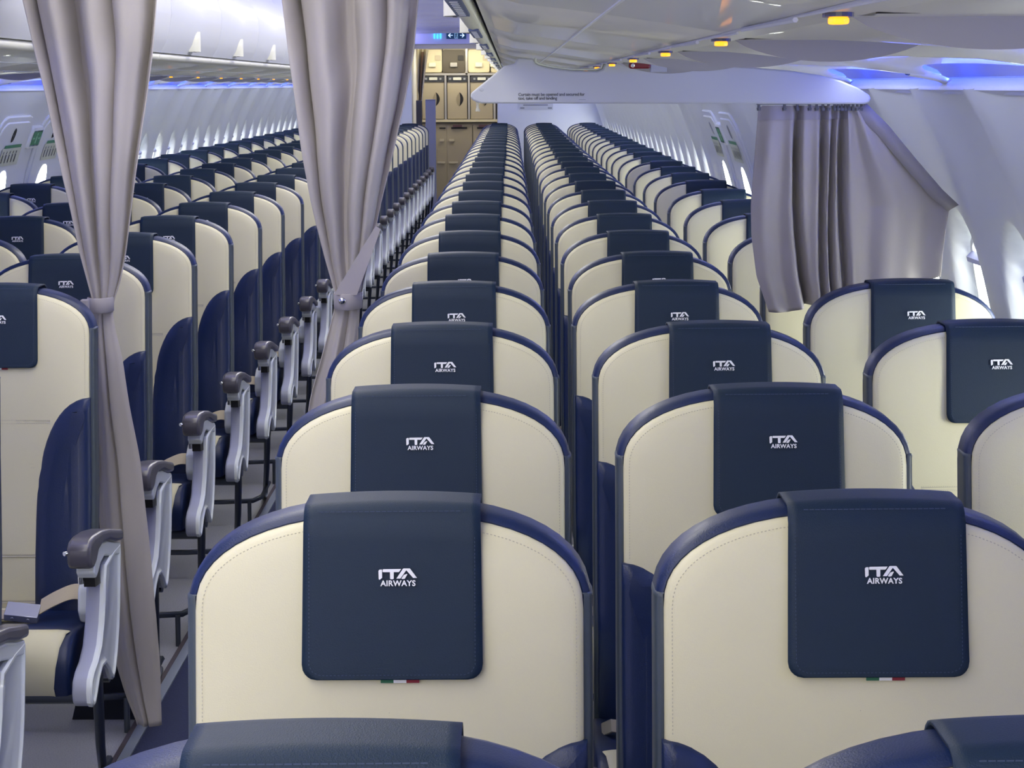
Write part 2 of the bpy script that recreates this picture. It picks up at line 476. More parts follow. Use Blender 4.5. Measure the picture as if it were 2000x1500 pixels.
# ================================================================== OVERHEAD BINS
LIPZ = 1.69
def under(b, s, y0, y1, mi=0):
    sec = [(.615, LIPZ+.055), (.605, LIPZ+.03), (.610, LIPZ+.008), (.625, LIPZ), (.66, 1.680), (.70, 1.6755), (.745, 1.6695), (.82, 1.658), (.864, 1.651)]
    rows = []
    for yy, dd in ((y0, .004), (y0+.004, 0), (y1-.004, 0), (y1, .004)):
        rows.append([(CX+s*a, yy, c+dd) for a, c in sec])
    b.grid(rows, mi)
bin_words = ['first', 'second', 'third', 'fourth', 'fifth', 'sixth', 'seventh', 'eighth', 'ninth', 'tenth', 'eleventh', 'twelfth', 'thirteenth',
             'fourteenth', 'fifteenth', 'sixteenth', 'seventeenth', 'eighteenth', 'nineteenth', 'twentieth', 'twenty-first', 'twenty-second', 'twenty-third']
def bin_body(e, s):
    b = MB(); under(b, s, 0, CP)
    b.obj('bin_underside', BINU, e, 60)
    b = MB(); b.box((CX+s*.743-.0015, 0, 1.6685), (CX+s*.743+.0015, CP, 1.6706)); b.obj('seam_strip', WHITE, e, 0)
    # shelf, back and ends
    b = MB()
    x0, x1 = CX+s*.66, CX+s*1.22
    b.box((min(x0, x1), .004, 1.70), (max(x0, x1), CP-.004, 1.712))
    b.box((min(x1, x1+s*.01), .004, 1.70), (max(x1, x1+s*.01), CP-.004, 2.10))
    for yy in (.004, CP-.012):
        b.prism([(.64, 1.70), (1.22, 1.70), (1.22, 2.10), (.70, 2.10), (.64, 2.03), (.60, 1.98), (.58, 1.9), (.60, 1.8)], lambda a, c, d: (CX+s*a, d, c), yy, yy+.008)
    b.prism([(.70, 2.13), (1.22, 2.10), (1.22, 2.09), (.70, 2.12)], lambda a, c, d: (CX+s*a, d, c), .004, CP-.004)
    b.obj('bin_body', BINW, e, 30)
FACE = [(.565, 1.725), (.548, 1.755), (.535, 1.80), (.527, 1.85), (.528, 1.90), (.545, 1.955), (.575, 2.005), (.62, 2.06), (.68, 2.11)]
def latch_mesh(b, s, f):
    # fin-shaped latch: half cone lying on the door's lower edge
    rows = []
    for q in range(6):
        t = q/5
        rr = .050*sqrt(1-t*t) if t < 1 else .0005
        rows.append([f(.038*sin(pi*k_/8)*(1-t*.6), -rr*cos(pi*k_/8), t*.075) for k_ in range(9)])
    b.grid(rows)
def closed_bin(s):
    e = empty('overhead_bin'); bin_body(e, s)
    b = MB(); rows = []
    for d in (0, .012):
        rows.append([[(CX+s*(a+d), yy, c) for a, c in FACE] for yy in (.004, CP-.004)])
    rings = []
    for yy, d in ((.003, .010), (.004, .003), (.008, 0), (CP-.008, 0), (CP-.004, .003), (CP-.003, .010)):
        rings.append([(CX+s*(a+d), yy, c) for a, c in FACE] + [(CX+s*(FACE[-1][0]+.014), yy, FACE[-1][1]-.010)] + [(CX+s*(a+.014), yy, c) for a, c in FACE[::-1]] + [(CX+s*(FACE[0][0]+.012), yy, FACE[0][1]-.006), (CX+s*(FACE[0][0]+.003+d), yy, FACE[0][1]-.007)])
    b.grid(rings, 0, True)
    o = b.obj('bin_door', BINW, e, 50)
    b = MB(); b.box((min(CX+s*.575, CX+s*.590), .004, 1.722), (max(CX+s*.575, CX+s*.590), CP-.004, 1.735)); b.obj('rubber_seal', DARKGAP, e, 0)
    b = MB(); b.tube([(CX+s*.588, .002, 1.706), (CX+s*.588, CP/2, 1.706), (CX+s*.588, CP-.002, 1.706)], .0145, 12); rl = b.obj('hand_rail', WARM, e, 60)
    if s > 0:
        b = MB(); b.box((CX+.580, .12, 1.6895), (CX+.597, .62, 1.693), 0)
        for k in range(9): b.box((CX+.584, .16+k*.05, 1.6887), (CX+.593, .170+k*.05, 1.6896), 1)
        b.obj('seat_label', [mat('blue_grey_placard', '5a6894', .5), LOGO], rl, 0)
    b = MB(); latch_mesh(b, s, lambda u, v, t: (CX+s*(.561-u-t*.30), CP*.5+v, 1.730+t))
    lt = b.obj('latch', WARM, o, 60)
    b = MB(); b.prism(oval(0, 0, .006, .028, 12, 2), lambda a, c, d: (CX+s*(.545+a*.8), CP*.5+c, d), 1.7285, 1.7300); b.obj('latch_slot', CHAR, lt, 0)
    return e
for s, side, y, cnt in ((-1, 'left', 4.45, 'counted from the left front curtain'), (1, 'right', 3.14 - 3*CP, 'counted from the camera')):
    base = closed_bin(s); first = True; i = 0
    while y < 23.8 - .9:
        o = base if first else copy_tree(base); first = False
        o.location = (0, y, 0)
        tag(o, 'closed white overhead bin above the %s seats, %s %s' % (side, bin_words[i], cnt), 'overhead bin', 'overhead bins')
        y += CP; i += 1
# cabin roof closing the top above the bins
for s, n_ in ((-1, 9), (1, 10)):
    b = MB(); b.grid([[(CX+s*a, yy, c) for a, c in ((.95, 2.13), (1.24, 2.11), (1.5, 1.9), (1.64, 1.70), (1.64, 1.6))] for yy in (Y0, 24)])
    struct(b.obj('trim_%d' % n_, WHITE, smooth=60))

# ------------------------------------------------------------------ passenger service panels, one per seat row
PW = 0.762
def make_psu(s):
    e = empty('service_panel')
    zt = 1.650
    # belly hanging down at its front, flush at its back
    N, M = 18, 8
    x0, x1 = .905, 1.125
    rows = []
    for q in range(M+1):
        t = q/M; rows.append([(CX+s*(x0+(x1-x0)*k_/N), .012 + (PW-.02)*t, zt - .001 - .0245*(4*(k_/N)*(1-k_/N))**.8*(1-t)**1.15) for k_ in range(N+1)])
    b = MB(); b.grid(rows); b.obj('bulged_panel', PSUM, e, 50)
    b = MB(); b.grid([rows[0], [(p[0], p[1], zt+.004) for p in rows[0]]]); b.obj('front_face', PSUD, e, 0)
    b = MB(); b.box((CX+s*1.00-.135, .0, zt-.001), (CX+s*1.00+.135, PW, zt+.006)); b.obj('backing_plate', PSUM, e, 0)
    b = MB(); b.box((CX+s*1.02-.115, -.088, zt-.002), (CX+s*1.02+.115, -.082, zt+.002)); b.obj('panel_gap', DARKGAP, e, 0)
    # strip
    b = MB()
    b.tube([(CX+s*.8625, .01, zt-.003), (CX+s*.8625, PW*.45, zt-.001)], .0022, 6); b.tube([(CX+s*.8625, PW*.5, zt-.003), (CX+s*.8625, PW-.01, zt-.001)], .0013, 6)
    b.obj('seal_strip', BINW, e, 50)
    # lamp recess + amber lamp
    b = MB(); b.prism(oval(.880, -.08, .011, .016, 16, 2), lambda a, c, d: (CX+s*a, c+.005, d), zt-.004, zt-.001); b.obj('lamp_bezel', CHAR, e, 0)
    b = MB(); b.prism([(.880+(u-.925)*.25, -.08+(v+.03)*.6) for u, v in ((.897, -.026), (.905, -.048), (.935, -.048), (.955, -.036), (.945, -.016), (.915, -.014))], lambda a, c, d: (CX+s*a, c+.005, d), zt-.009, zt-.004)
    bevel(b.obj('indicator_lamp', AMBER, e, 0), .0015)
    return e
psu_w = bin_words + ['twenty-fourth', 'twenty-fifth', 'twenty-sixth', 'twenty-seventh', 'twenty-eighth', 'twenty-ninth', 'thirtieth', 'thirty-first']
for s, side, ph in ((1, 'right', 1.448), (-1, 'left', 8.86)):
    base = make_psu(s); first = True; i = 0
    y = ph - PW*int((ph-.2)/PW) if s > 0 else ph - 5*PW
    while y < 23.6 - .1:
        o = base if first else copy_tree(base); first = False
        o.location = (0, y, 0)
        tag(o, 'bulged service panel with amber lamp above the %s seats, %s one from the camera' % (side, psu_w[i]), 'service panel', 'service panels above the seats')
        y += PW; i += 1

# ================================================================== SEATS
ZT = EYE - .4344                # top of the head cover
HA, HH = .2150, .108             # half width of the backrest, height of its arch
LEAN = .17
def ly(z): 
    t = (ZT - z)
    return -LEAN*t + .05*math.exp(-((z-.72)/.14)**2)*.25
def arch(inset=0, zb=.42, n=26):
    """closed ccw loop (x,z)"""
    a, h = HA, HH; zt = ZT - .006
    pts = [(-a, zb), (-a*.5, zb), (0, zb), (a*.5, zb), (a, zb)]
    for z in (.55, .7, .82, .92, 1.0): pts.append((a, z))
    for k in range(n+1):
        t = pi*k/n; ct, st = cos(t), sin(t)
        pts.append((a*math.copysign(abs(ct)**(2/2.3), ct), zt - h + h*max(0, st)**(2/2.3)))
    for z in (1.0, .92, .82, .7, .55): pts.append((-a, z))
    return offs(pts, inset) if inset else pts
def ring_panel(b, poly, rings, mi=0, cap=True, yfn=ly, puff=.0):
    """rings: (inset, y offset) ; last ring is filled by horizontal bands"""
    rr = [[(u, yfn(v)+yo, v) for u, v in offs(poly, d)] for d, yo in rings]
    b.grid(rr, mi, True)
    if not cap: return
    d, yo = rings[-1]
    inner = offs(poly, d); zz = [v for u, v in inner]; z0, z1 = min(zz), max(zz)
    c = (sum(u for u, v in inner)/len(inner), sum(zz)/len(zz))
    rows = [[(u, yfn(v)+yo, v) for u, v in inner]]
    for k in (.72, .45, .2, .001):
        rows.append([(c[0]+(u-c[0])*k, yfn(c[1]+(v-c[1])*k)+yo-puff*(1-k*k), c[1]+(v-c[1])*k) for u, v in inner])
    b.grid(rows, mi, True)
def dashes(b, pts, ln=.005, gap=.0042, wd=.0007, mi=0, yo=-.02, yfn=ly):
    # pts: 2D polyline in (x,z)
    acc = 0; on = True; cur = 0
    segs = []
    P = [Vector(p) for p in pts]
    tot = []
    for i in range(len(P)-1):
        L = (P[i+1]-P[i]).length; n = max(1, int(L/.001)); 
        for k in range(n): tot.append(P[i].lerp(P[i+1], k/n))
    step = int((ln+gap)/.001); on_n = int(ln/.001)
    i = 0
    while i + on_n < len(tot):
        p, q = tot[i], tot[i+on_n]; t = (q-p)
        if 1e-6 < t.length < .02:
            t.normalize(); nx, nz = -t.y*wd, t.x*wd
            b.add([(p.x+nx, yfn(p.y)+yo, p.y+nz), (q.x+nx, yfn(q.y)+yo, q.y+nz), (q.x-nx, yfn(q.y)+yo, q.y-nz), (p.x-nx, yfn(p.y)+yo, p.y-nz)], [(0, 1, 2, 3)], mi)
        i += step
BZ = ZT - .25                   # where the navy bolster meets the side
def bolster_poly(s):
    zb = .425; xi, xo = .086, HA-.006
    pts = [(xi, zb), (xo, zb), (xo, .55), (xo, .7), (xo, .82), (xo, BZ-.03), (xo, BZ)]
    N = 14; rx, rz = xo-xi, .27
    for k in range(1, N+1):
        t = (pi/2)*k/N
        pts.append((xo - rx*sin(t)**(2/2.2), BZ - rz + rz*cos(t)**(2/2.2)))
    pts.append((xi, .56))
    if s < 0: pts = [(-u, v) for u, v in reversed(pts)]
    return pts
def spline(P, n=5):
    P = [Vector(p) for p in P]; out = []
    for i in range(len(P)-1):
        a, b_, c, d = P[max(i-1, 0)], P[i], P[i+1], P[min(i+2, len(P)-1)]
        for k in range(n):
            t = k/n; out.append(.5*((2*b_) + (c-a)*t + (2*a-5*b_+4*c-d)*t*t + (-a+3*b_-3*c+d)*t**3))
    return out + [P[-1]]
def ribbon(b, pts, wdir, wd, th, mi=0):
    pts = [Vector(p) for p in pts]; wv = Vector(wdir).normalized()*wd/2
    rows = []
    for i, p in enumerate(pts):
        t = (pts[min(i+1, len(pts)-1)] - pts[max(i-1, 0)]).normalized(); n = t.cross(wv).normalized()*th/2
        rows.append([p-wv-n, p+wv-n, p+wv+n, p-wv+n])
    b.grid(rows, mi, True); b.add(rows[0], [(0, 1, 2, 3)], mi); b.add(rows[-1], [(3, 2, 1, 0)], mi)

def make_seat(name, aisle=0, inner=0):
    """aisle: side (-1/+1) carrying the aisle armrest; inner: side carrying a shared armrest"""
    e = empty(name)
    # backrest shell (navy rim) + slate sides
    b = MB(); A = arch()
    prof = [(.016, .004), (.008, -.003), (.003, -.001), (0, .006), (0, .020), (0, .045), (.004, .060), (.014, .070), (.03, .074)]
    ring_panel(b, A, prof[::-1], 0, True)
    b.obj('backrest_shell', NAVY, e, 50)
    # slate gusset along the straight sides
    for s in (-1, 1):
        b = MB()
        zz = [.43, .6, .75, .9, 1.0, 1.04, ZT-.006-HH+.01]
        x = s*HA
        ds = [-.0042, -.0038, .0005, .008, .030, .048]; xo = [-s*.0092, -s*.0035, -s*.0003, s*.0008, s*.0008, -s*.001]
        rows = [[(x+q, ly(z)+d, z) for q, d in zip(xo, ds)] for z in zz]
        rows += [[(x+q+s*.0003, ly(z)+d, z) for q, d in zip(xo, ds)] for z in (zz[-1]+.001, zz[-1]+.004)] + [[(x+q-s*.002, ly(z)+d, z) for q, d in zip(xo, ds)] for z in (zz[-1]+.006,)]
        b.grid(rows)
        b.obj('side_gusset', PIPE, e, 50)
    # cream pad
    b = MB(); PA = arch(.0095, .43)
    ring_panel(b, PA, [(0, .004), (0, -.006), (.0015, -.0095), (.005, -.0125), (.012, -.0150), (.03, -.0175)], 0, True, puff=.0015)
    pad = b.obj('backrest_pad', CREAM, e, 60)
    b = MB()
    edge = [p for p in offs(PA, .008) if p[1] > .44]
    lo = offs(PA, .008)
    i0 = 4
    loop = lo[4:-1]
    dashes(b, [p for p in loop if p[1] > BZ], ln=.0026, gap=.0022, wd=.0004, yo=-.0148)
    for z in (.47, .57, .668, .766, .864):
        for dz in (-.004, .004):
            dashes(b, [(-.12, z+dz), (.12, z+dz)], ln=.0026, gap=.0022, wd=.0004, yo=-.0192)
        b.grid([[(x, ly(zz)+yo, zz) for x in (-.12, .12)] for zz, yo in ((z-.0025, -.0187), (z, -.0181), (z+.0025, -.0187))], 0)
    b.obj('stitching', STITCH, pad, 0)
    for s in (-1, 1):
        b = MB()
        ring_panel(b, bolster_poly(s), [(0, -.008), (0, -.016), (.002, -.020), (.006, -.0235), (.014, -.027), (.026, -.0295), (.040, -.030)], 0, True)
        b.obj('side_bolster', NAVY, e, 60)
    # head cover
    W = .0930; LN = .181; r = .016
    path = []
    for k in range(9):
        z = ZT - LN + (LN-.020)*k/8
        bow = -.0235 - .0045*(1-k/8)**2
        path.append((ly(z)+bow, z, LN*(1-k/8)))
    for k in range(1, 8):
        a = (pi/2)*k/7
        path.append((ly(ZT)-.0235+.020*(1-cos(a)), ZT-.020+.020*sin(a), 0))
    for yy in (.02, .042): path.append((ly(ZT)+yy, ZT-.0005, 0))
    for k in range(1, 6):
        a = (pi/2)*k/5
        path.append((.042+.036*sin(a)*.9+.0, ZT-.0005-.03*(1-cos(a)), 0))
    for z in (ZT-.06, ZT-.11): path.append((.076+.0+ly(z), z, 0))
    b = MB(); rows = []; NX = 18
    extra = [(.0, 0), (.15, .0)]
    zb0 = ZT-LN
    fr = [0, .0012, .003, .006, .010, .016]
    full = []
    for dz in fr:
        z = zb0 + dz; full.append((ly(z)-.0235-.0045*(1-dz/LN)**2, z))
    full += [(p[0], p[1]) for p in path[1:]]
    for (yy, z) in full:
        dz = z - zb0
        hw = W + (.0022*min(1, max(0, (ZT-z)/LN)) if yy < .03 else 0)
        if dz < r and yy < .02: hw -= r - sqrt(max(0, r*r-(r-dz)**2))
        row = []
        for k in range(NX+1):
            t = -1+2*k/NX
            sag = .004*max(0, (z-(ZT-.03))/.03)*t*t
            row.append((t*hw, yy, z - sag - .0))
        rows.append(row)
    b.grid(rows)
    cv = b.obj('headrest_cover', COVER, e, 50)
    sol = cv.modifiers.new('thickness', 'SOLIDIFY'); sol.thickness = .0035; sol.offset = -1
    b = MB()
    yb = lambda z: ly(z) - .0235 - .0045*(1-(z-zb0)/LN)**2
    hem = [(-W+.006, ZT-.03), (-W+.006, zb0+r), (-W+.010, zb0+.009), (-W+r+.002, zb0+.006), (W-r-.002, zb0+.006), (W-.010, zb0+.009), (W-.006, zb0+r), (W-.006, ZT-.03)]
    dashes(b, hem, ln=.0025, gap=.002, wd=.00035, yo=-.0042, yfn=yb)
    dashes(b, [(-W+.016, ZT-.0085), (W-.016, ZT-.0080)], ln=.005, gap=.001, wd=.0005, yo=0, yfn=lambda z: -.0236)
    b.obj('hem_stitching', NSTITCH, cv, 0)
    # printed logo
    def L(u, v, d):  # logo pixel -> cover
        x = (u-85.5)*.000535 + .006; z = ZT - .066 - (v-45.5)*.000555
        return (x, yb(z) - .0040 + d, z)
    b = MB()
    polys = [[(48, 50), (49.2, 48.3), (51, 47.5), (55, 47.5), (55.2, 62.5), (50.5, 66), (49, 65.6), (48.5, 64)],
             [(56.5, 47.2), (58, 46.8), (92.5, 46.5), (89, 51.2), (87.5, 52), (78, 52), (78, 64), (76.5, 65.2), (72, 65.2), (70.8, 64), (70.6, 52), (57, 52), (56.2, 51)],
             [(83.3, 64), (91, 64), (102.6, 48.6), (116, 63), (123.5, 63), (110.3, 46.2), (109, 45.5), (97.5, 45.5), (95.8, 46.3)],
             [(93, 64), (97.3, 58), (99, 57), (104, 55.6), (104.6, 56.6), (99.8, 64.2), (95, 65)]]
    for p in polys:
        b.prism(p, L, 0, .0006)
    lg = b.obj('logo', LOGO, cv, 0)
    tx = text_mesh('AIRWAYS', .0082, LOGO, 'logo_lettering', cv, sp=1.06, bold=.00022, extrude=.0003)
    zt_ = ZT - .066 - (77.6-45.5)*.000555
    tx.location = (.006 + (86.5-85.5)*.000535, yb(zt_) - .0039, zt_)
    tx.rotation_euler = (R(90) - math.atan(LEAN), 0, 0)
    # little flag tab under the cover
    b = MB()
    for q in range(3):
        x0 = -.0105 + q*.0135 - .002
        b.box((x0, yb(zb0)+.0040, zb0-.0046), (x0+.0135, yb(zb0)+.0060, zb0+.003), q)
    b.obj('flag_tab', [FLAGG, FLAGW, FLAGR], cv, 0)
    # cushion
    sec = [(-.10, .40), (-.11, .445), (-.14, .455), (-.20, .450), (-.27, .455), (-.32, .462), (-.36, .458), (-.395, .440), (-.410, .405), (-.407, .36), (-.395, .335), (-.33, .33), (-.10, .33)]
    b = MB(); xs = [-.222, -.220, -.212, -.19, -.10, 0, .10, .19, .212, .220, .222]
    dip = [.020, .010, .003, 0, 0, -.003, 0, 0, .003, .010, .020]
    cyz = (-.25, .395)
    rows = []
    for x, d in zip(xs, dip):
        rows.append([(x, cyz[0]+(p-cyz[0])*(1-d*1.6), cyz[1]+(q-cyz[1])*(1-d*6)) for p, q in sec])
    b.grid(rows, 0, True)
    for rw in (rows[0], rows[-1]): b.add(rw, [tuple(range(len(rw)))])
    cu = b.obj('seat_cushion', NAVY, e, 50)
    b = MB(); rows = []
    cen = [(-.335, .4635), (-.345, .4650), (-.362, .463), (-.398, .4435), (-.4155, .405), (-.412, .36), (-.400, .338)]
    for q, x in enumerate([-1, -.985, -.93, -.5, 0, .5, .93, .985, 1]):
        rr = []
        for j, (p, z) in enumerate(cen):
            hw = .218 - .030*min(1, j/5) - (.02 if j == 0 else 0)
            d = .003 if abs(x) == 1 else (.001 if abs(x) > .98 else 0)
            rr.append((x*hw, p + d, z - d))
        rows.append(rr)
    b.grid(rows); b.obj('cushion_insert', CREAM, cu, 60)
    b = MB(); rows = []
    for x in (-.085, -.06, 0, .06, .085):
        rows.append([(x, p, z+.0015) for p, z in ((-.14, .4555), (-.20, .4505), (-.24, .4530))])
    b.grid(rows); b.obj('cushion_centre', CREAM, cu, 60)
    # belt
    b = MB()
    ribbon(b, spline([(.236, -.14, .445), (.232, -.155, .475), (.215, -.17, .497), (.185, -.19, .507), (.15, -.21, .497), (.12, -.225, .482)]), (0, .75, .66), .040, .003)
    ribbon(b, [(-.205, -.20, .452), (-.19, -.23, .470), (-.12, -.27, .474), (-.03, -.25, .468), (.05, -.24, .470)], (0, .9, .3), .036, .003)
    bl = b.obj('seat_belt', BELT, e, 40)
    b = MB(); b.box((-.036, -.022, -.009), (.036, .022, .009)); b.tube([(-.018, -.024, 0), (-.018, -.0215, 0)], .004, 8); b.tube([(.016, -.024, 0), (.016, -.0215, 0)], .004, 8)
    o = b.obj('buckle', BUCKLE, bl, 30); o.location = (.085, -.238, .474); o.rotation_euler = (.45, .12, .05); bevel(o, .004, 2)
    # frame: beam and legs
    b = MB(); b.tube([(-.25, -.30, .31), (.25, -.30, .31)], .021, 10); b.tube([(-.25, -.15, .31), (.25, -.15, .31)], .021, 10)
    b.obj('cross_beam', DMETAL, e, 60)
    for s in (inner,):
        x = s*.165
        b = MB(); b.tube([(x, -.30, .31), (x, -.305, .22), (x, -.31, .02), (x, -.31, .0)], .012, 8); b.obj('leg', DMETAL, e, 60)
        b = MB(); b.tube([(x, -.15, .31), (x, -.05, .16), (x, .05, .03), (x, .07, .0)], .012, 8); b.obj('leg', DMETAL, e, 60)
    b = MB(); b.tube([(-.235, -.12, .10), (-.235, -.33, .09), (-.21, -.40, .09), (-.1, -.42, .09), (.1, -.42, .09), (.21, -.40, .09), (.235, -.33, .09), (.235, -.12, .10)], .009, 6)
    b.tube([(-.2, -.415, .09), (-.2, -.42, .0)], .008, 6); b.tube([(.2, -.415, .09), (.2, -.42, 0)], .008, 6)
    b.obj('baggage_bar', DMETAL, e, 60)
    def arm(s, x0, x1, end):
        """armrest between x0<x1 (offsets from centre)"""
        def q(poly, a0, a1, nm, m_, par, bv):
            b = MB(); b.prism([(-u, z) for u, z in poly], lambda a, c, d: (s*d, a, c), a0, a1)
            o = b.obj(nm, m_, par, 40); bevel(o, bv, 3); return o
        cap = [(.105, .628), (.16, .640), (.24, .660), (.32, .674), (.39, .680), (.425, .678), (.442, .668), (.446, .650), (.444, .632), (.434, .620), (.41, .616), (.385, .622), (.36, .640), (.32, .646), (.25, .636), (.18, .616), (.11, .604)]
        c = q(cap, x0-.004, x1+.006, 'armrest', CHAR, e, .008)
        trim = [(.385, .621), (.36, .639), (.32, .645), (.25, .635), (.18, .615), (.125, .604), (.125, .575), (.17, .585), (.24, .600), (.29, .612), (.33, .606), (.355, .592), (.375, .585), (.392, .60)]
        q(trim, x0+.002, x1+.001, 'armrest_underside', SILVER, c, .004)
        return c
    if aisle:
        s = aisle; x0, x1 = .238, .278
        c = arm(s, x0, x1, True)
        pan = [(.125, .600), (.20, .600), (.28, .590), (.295, .56), (.305, .52), (.325, .475), (.355, .435), (.395, .413), (.435, .402), (.458, .388), (.466, .365), (.462, .342), (.447, .330), (.428, .331), (.408, .346), (.384, .368), (.350, .384), (.315, .382), (.285, .362), (.264, .338), (.246, .326), (.225, .335), (.195, .37), (.168, .42), (.150, .47), (.136, .53), (.127, .57)]
        b = MB(); b.prism([(-u, z) for u, z in pan], lambda a, c_, d: (s*d, a, c_), x0, x1-.004, 0); 
        o = b.obj('end_panel', LILAC, e, 40); bevel(o, .006, 3)
        # glossy outer shell with a raised rim
        n = len(pan); P2 = [(-u, z) for u, z in pan]
        area2 = sum(P2[i][0]*P2[(i+1) % n][1]-P2[(i+1) % n][0]*P2[i][1] for i in range(n))
        PP = P2 if area2 > 0 else P2[::-1]
        b = MB(); rings = [(0.0, x1-.010), (-.001, x1-.002), (.003, x1+.002), (.008, x1+.002), (.012, x1-.002), (.016, x1-.003)]
        rr = [[(s*xx, a, c_) for a, c_ in offs(PP, d)] for d, xx in rings]
        b.grid(rr, 0, True); b.add(rr[-1], [tuple(range(n))])
        b.obj('outer_shell', SILVER, o, 40)
        b = MB(); b.prism([(-.30, .604), (-.355, .596), (-.35, .56), (-.30, .555)], lambda a, c_, d: (s*d, a, c_), x0+.008, x1-.008); b.obj('hinge_gap', BLACK, o, 0)
        b = MB(); b.prism([(-.14, .56), (-.21, .555), (-.25, .53), (-.26, .48), (-.24, .45), (-.15, .45)], lambda a, c_, d: (s*d, a, c_), x0-.030, x0+.010); o2 = b.obj('recliner_housing', SILVER, o, 40); bevel(o2, .008, 3)
        b = MB(); b.tube([(s*(x0+.006), -.37, .600), (s*(x0+.006), -.37, .572)], .006, 8); b.tube([(s*(x0-.008), -.446, .655), (s*(x0-.004), -.441, .655)], .005, 8); b.obj('recline_button', CHROME, c, 60)
        # aisle-side outrigger leg sweeping back to the floor
        b = MB(); b.tube([(s*.262, -.325, .38), (s*.258, -.31, .30), (s*.245, -.25, .18), (s*.22, -.12, .06), (s*.20, .02, .012), (s*.19, .10, .004)], [.012, .012, .011, .010, .009, .008], 8)
        b.obj('leg', DMETAL, e, 60)
    if inner:
        s = inner; x0, x1 = .226, .248
        c = arm(s, x0, x1, False)
        b = MB(); b.prism([(-.12, .60), (-.30, .60), (-.28, .52), (-.22, .40), (-.2, .33), (-.12, .33), (-.10, .42)], lambda a, c_, d: (s*d, a, c_), x0+.004, x1-.004)
        o = b.obj('armrest_support', SILVER, e, 40); bevel(o, .006, 2)
    return e

PITCH, D1 = 0.762, 2.0035
def rowy(k): return D1 + (k-1)*PITCH
COLS = {}                       # prototypes
protos = {'left_aisle': make_seat('passenger_seat', aisle=1, inner=-1), 'right_aisle': make_seat('passenger_seat', aisle=-1, inner=1),
          'left_other': make_seat('passenger_seat', inner=-1), 'right_other': make_seat('passenger_seat', inner=1)}
used = {k: False for k in protos}
ordn = ['nearest', 'second', 'third', 'fourth', 'fifth', 'sixth', 'seventh', 'eighth', 'ninth', 'tenth', 'eleventh', 'twelfth', 'thirteenth', 'fourteenth', 'fifteenth']
NROW = 29
# small measured offsets of single seats (sideways, lengthwise), as bolted
DX = {('ra', 1): -.003, ('rm', 4): -.015, ('la', 4): .020}
COVX = {'ra': .0, 'rm': .018, 'rw': .021, 'la': 0, 'lm': 0, 'lw': 0}   # how far the loose head covers sit off centre
COVD = {('ra', 1): .004, ('ra', 2): -.009}
cols = [('ra', 'right_aisle', -.128, 0, 'aisle seat right of the aisle'), ('rm', 'right_other', .365, 0, 'middle seat right of the aisle'),
        ('rw', 'right_other', .872, 1, 'window seat right of the aisle'), ('la', 'left_aisle', -1.1696, 3, 'aisle seat left of the aisle'),
        ('lm', 'left_other', -1.682, 5, 'middle seat left of the aisle'), ('lw', 'left_other', -2.194, 6, 'window seat left of the aisle')]
for cid, pk, X, k0, words in cols:
    for k in range(k0, NROW):
        skip = ()
        if k > 8: skip = ('hem_stitching',)
        if k > 12: skip = ('hem_stitching', 'stitching', 'flag_tab', 'buckle', 'hinge_gap', 'recline_button')
        if not used[pk]:
            o = protos[pk]; used[pk] = True
        else:
            o = copy_tree(protos[pk], None, skip)
        o.location = (X + DX.get((cid, k), random.uniform(-.002, .002)), rowy(k) + random.uniform(-.010, .010)*(k > 4), 0)
        for ch in o.children:
            if ch.name.startswith('headrest_cover'): ch.location.x = COVX[cid] + COVD.get((cid, k), random.uniform(-.003, .003)*(k > 4))
        if k <= 14:
            if cid[0] == 'r': lb = 'cream and navy leather %s, %s row from the camera' % (words, ordn[k])
            else: lb = 'cream and navy leather %s, level with %s right row' % (words, ordn[k])
        else:
            q = NROW - 1 - k
            lb = 'cream and navy leather %s, %s row before the rear bulkhead' % (words, 'last' if q == 0 else ordn[q])
        tag(o, lb, 'airplane seat', 'cream and navy passenger seats in rows')

# ================================================================== CURTAINS
YC = 4.66
def wp(px, py, Y=None):
    if Y is None: Y = YC
    """real position on the plane y=Y for a reading taken from the photograph"""
    u, v = px-1000, py-750
    c, s_ = cos(roll), sin(roll)
    a = c*u + s_*v; b_ = -s_*u + c*v
    d = F*3758 + Rt*a - Up*b_
    t = Y/d.y
    return Vector((0, 0, EYE)) + d*t
def interp(tab, v):
    for (a, p), (b_, q) in zip(tab, tab[1:]):
        if a <= v <= b_:
            t = (v-a)/(b_-a); return p + (q-p)*t
    return tab[0][1] if v < tab[0][0] else tab[-1][1]
def smooth_tab(tab, v):
    d = 18
    return (interp(tab, v-d) + 2*interp(tab, v) + interp(tab, v+d))/4
def drape(left, right, v0, v1, folds, amp, tie, fold_x, nv=70, nu=150, seedv=0, Yb=None):
    if Yb is None: Yb = YC
    """pleated cloth; left/right outline readings by photo row, folds = list of phase positions"""
    rows = []
    for j in range(nv+1):
        v = v0 + (v1-v0)*j/nv
        l, r = smooth_tab(left, v), smooth_tab(right, v)
        PL, PR = wp(l, v, Yb), wp(r, v, Yb)
        wdt = (PR.x-PL.x)
        row = []
        near = math.exp(-((v-tie)/70.)**2)
        A = amp*(1-.55*near)*min(1.2, max(.35, wdt/.26))
        for i in range(nu+1):
            s_ = i/nu
            ph = 0
            ph = interp(folds, s_)
            wob = .25*sin(v*.011 + s_*5 + seedv) + .12*sin(v*.031+s_*11+seedv)
            ang = 2*pi*(ph) + wob*(1-near)
            yy = -A*cos(ang) + .25*A*sin(2.3*ang+1+seedv)
            xx = PL.x + wdt*s_ + fold_x*wdt*sin(ang)*sin(pi*s_)*(.6+.4*sin(ph*3+seedv))
            row.append((xx, Yb + yy + .01*sin(v*.013+seedv), PL.z + (PR.z-PL.z)*s_))
        rows.append(row)
    return rows
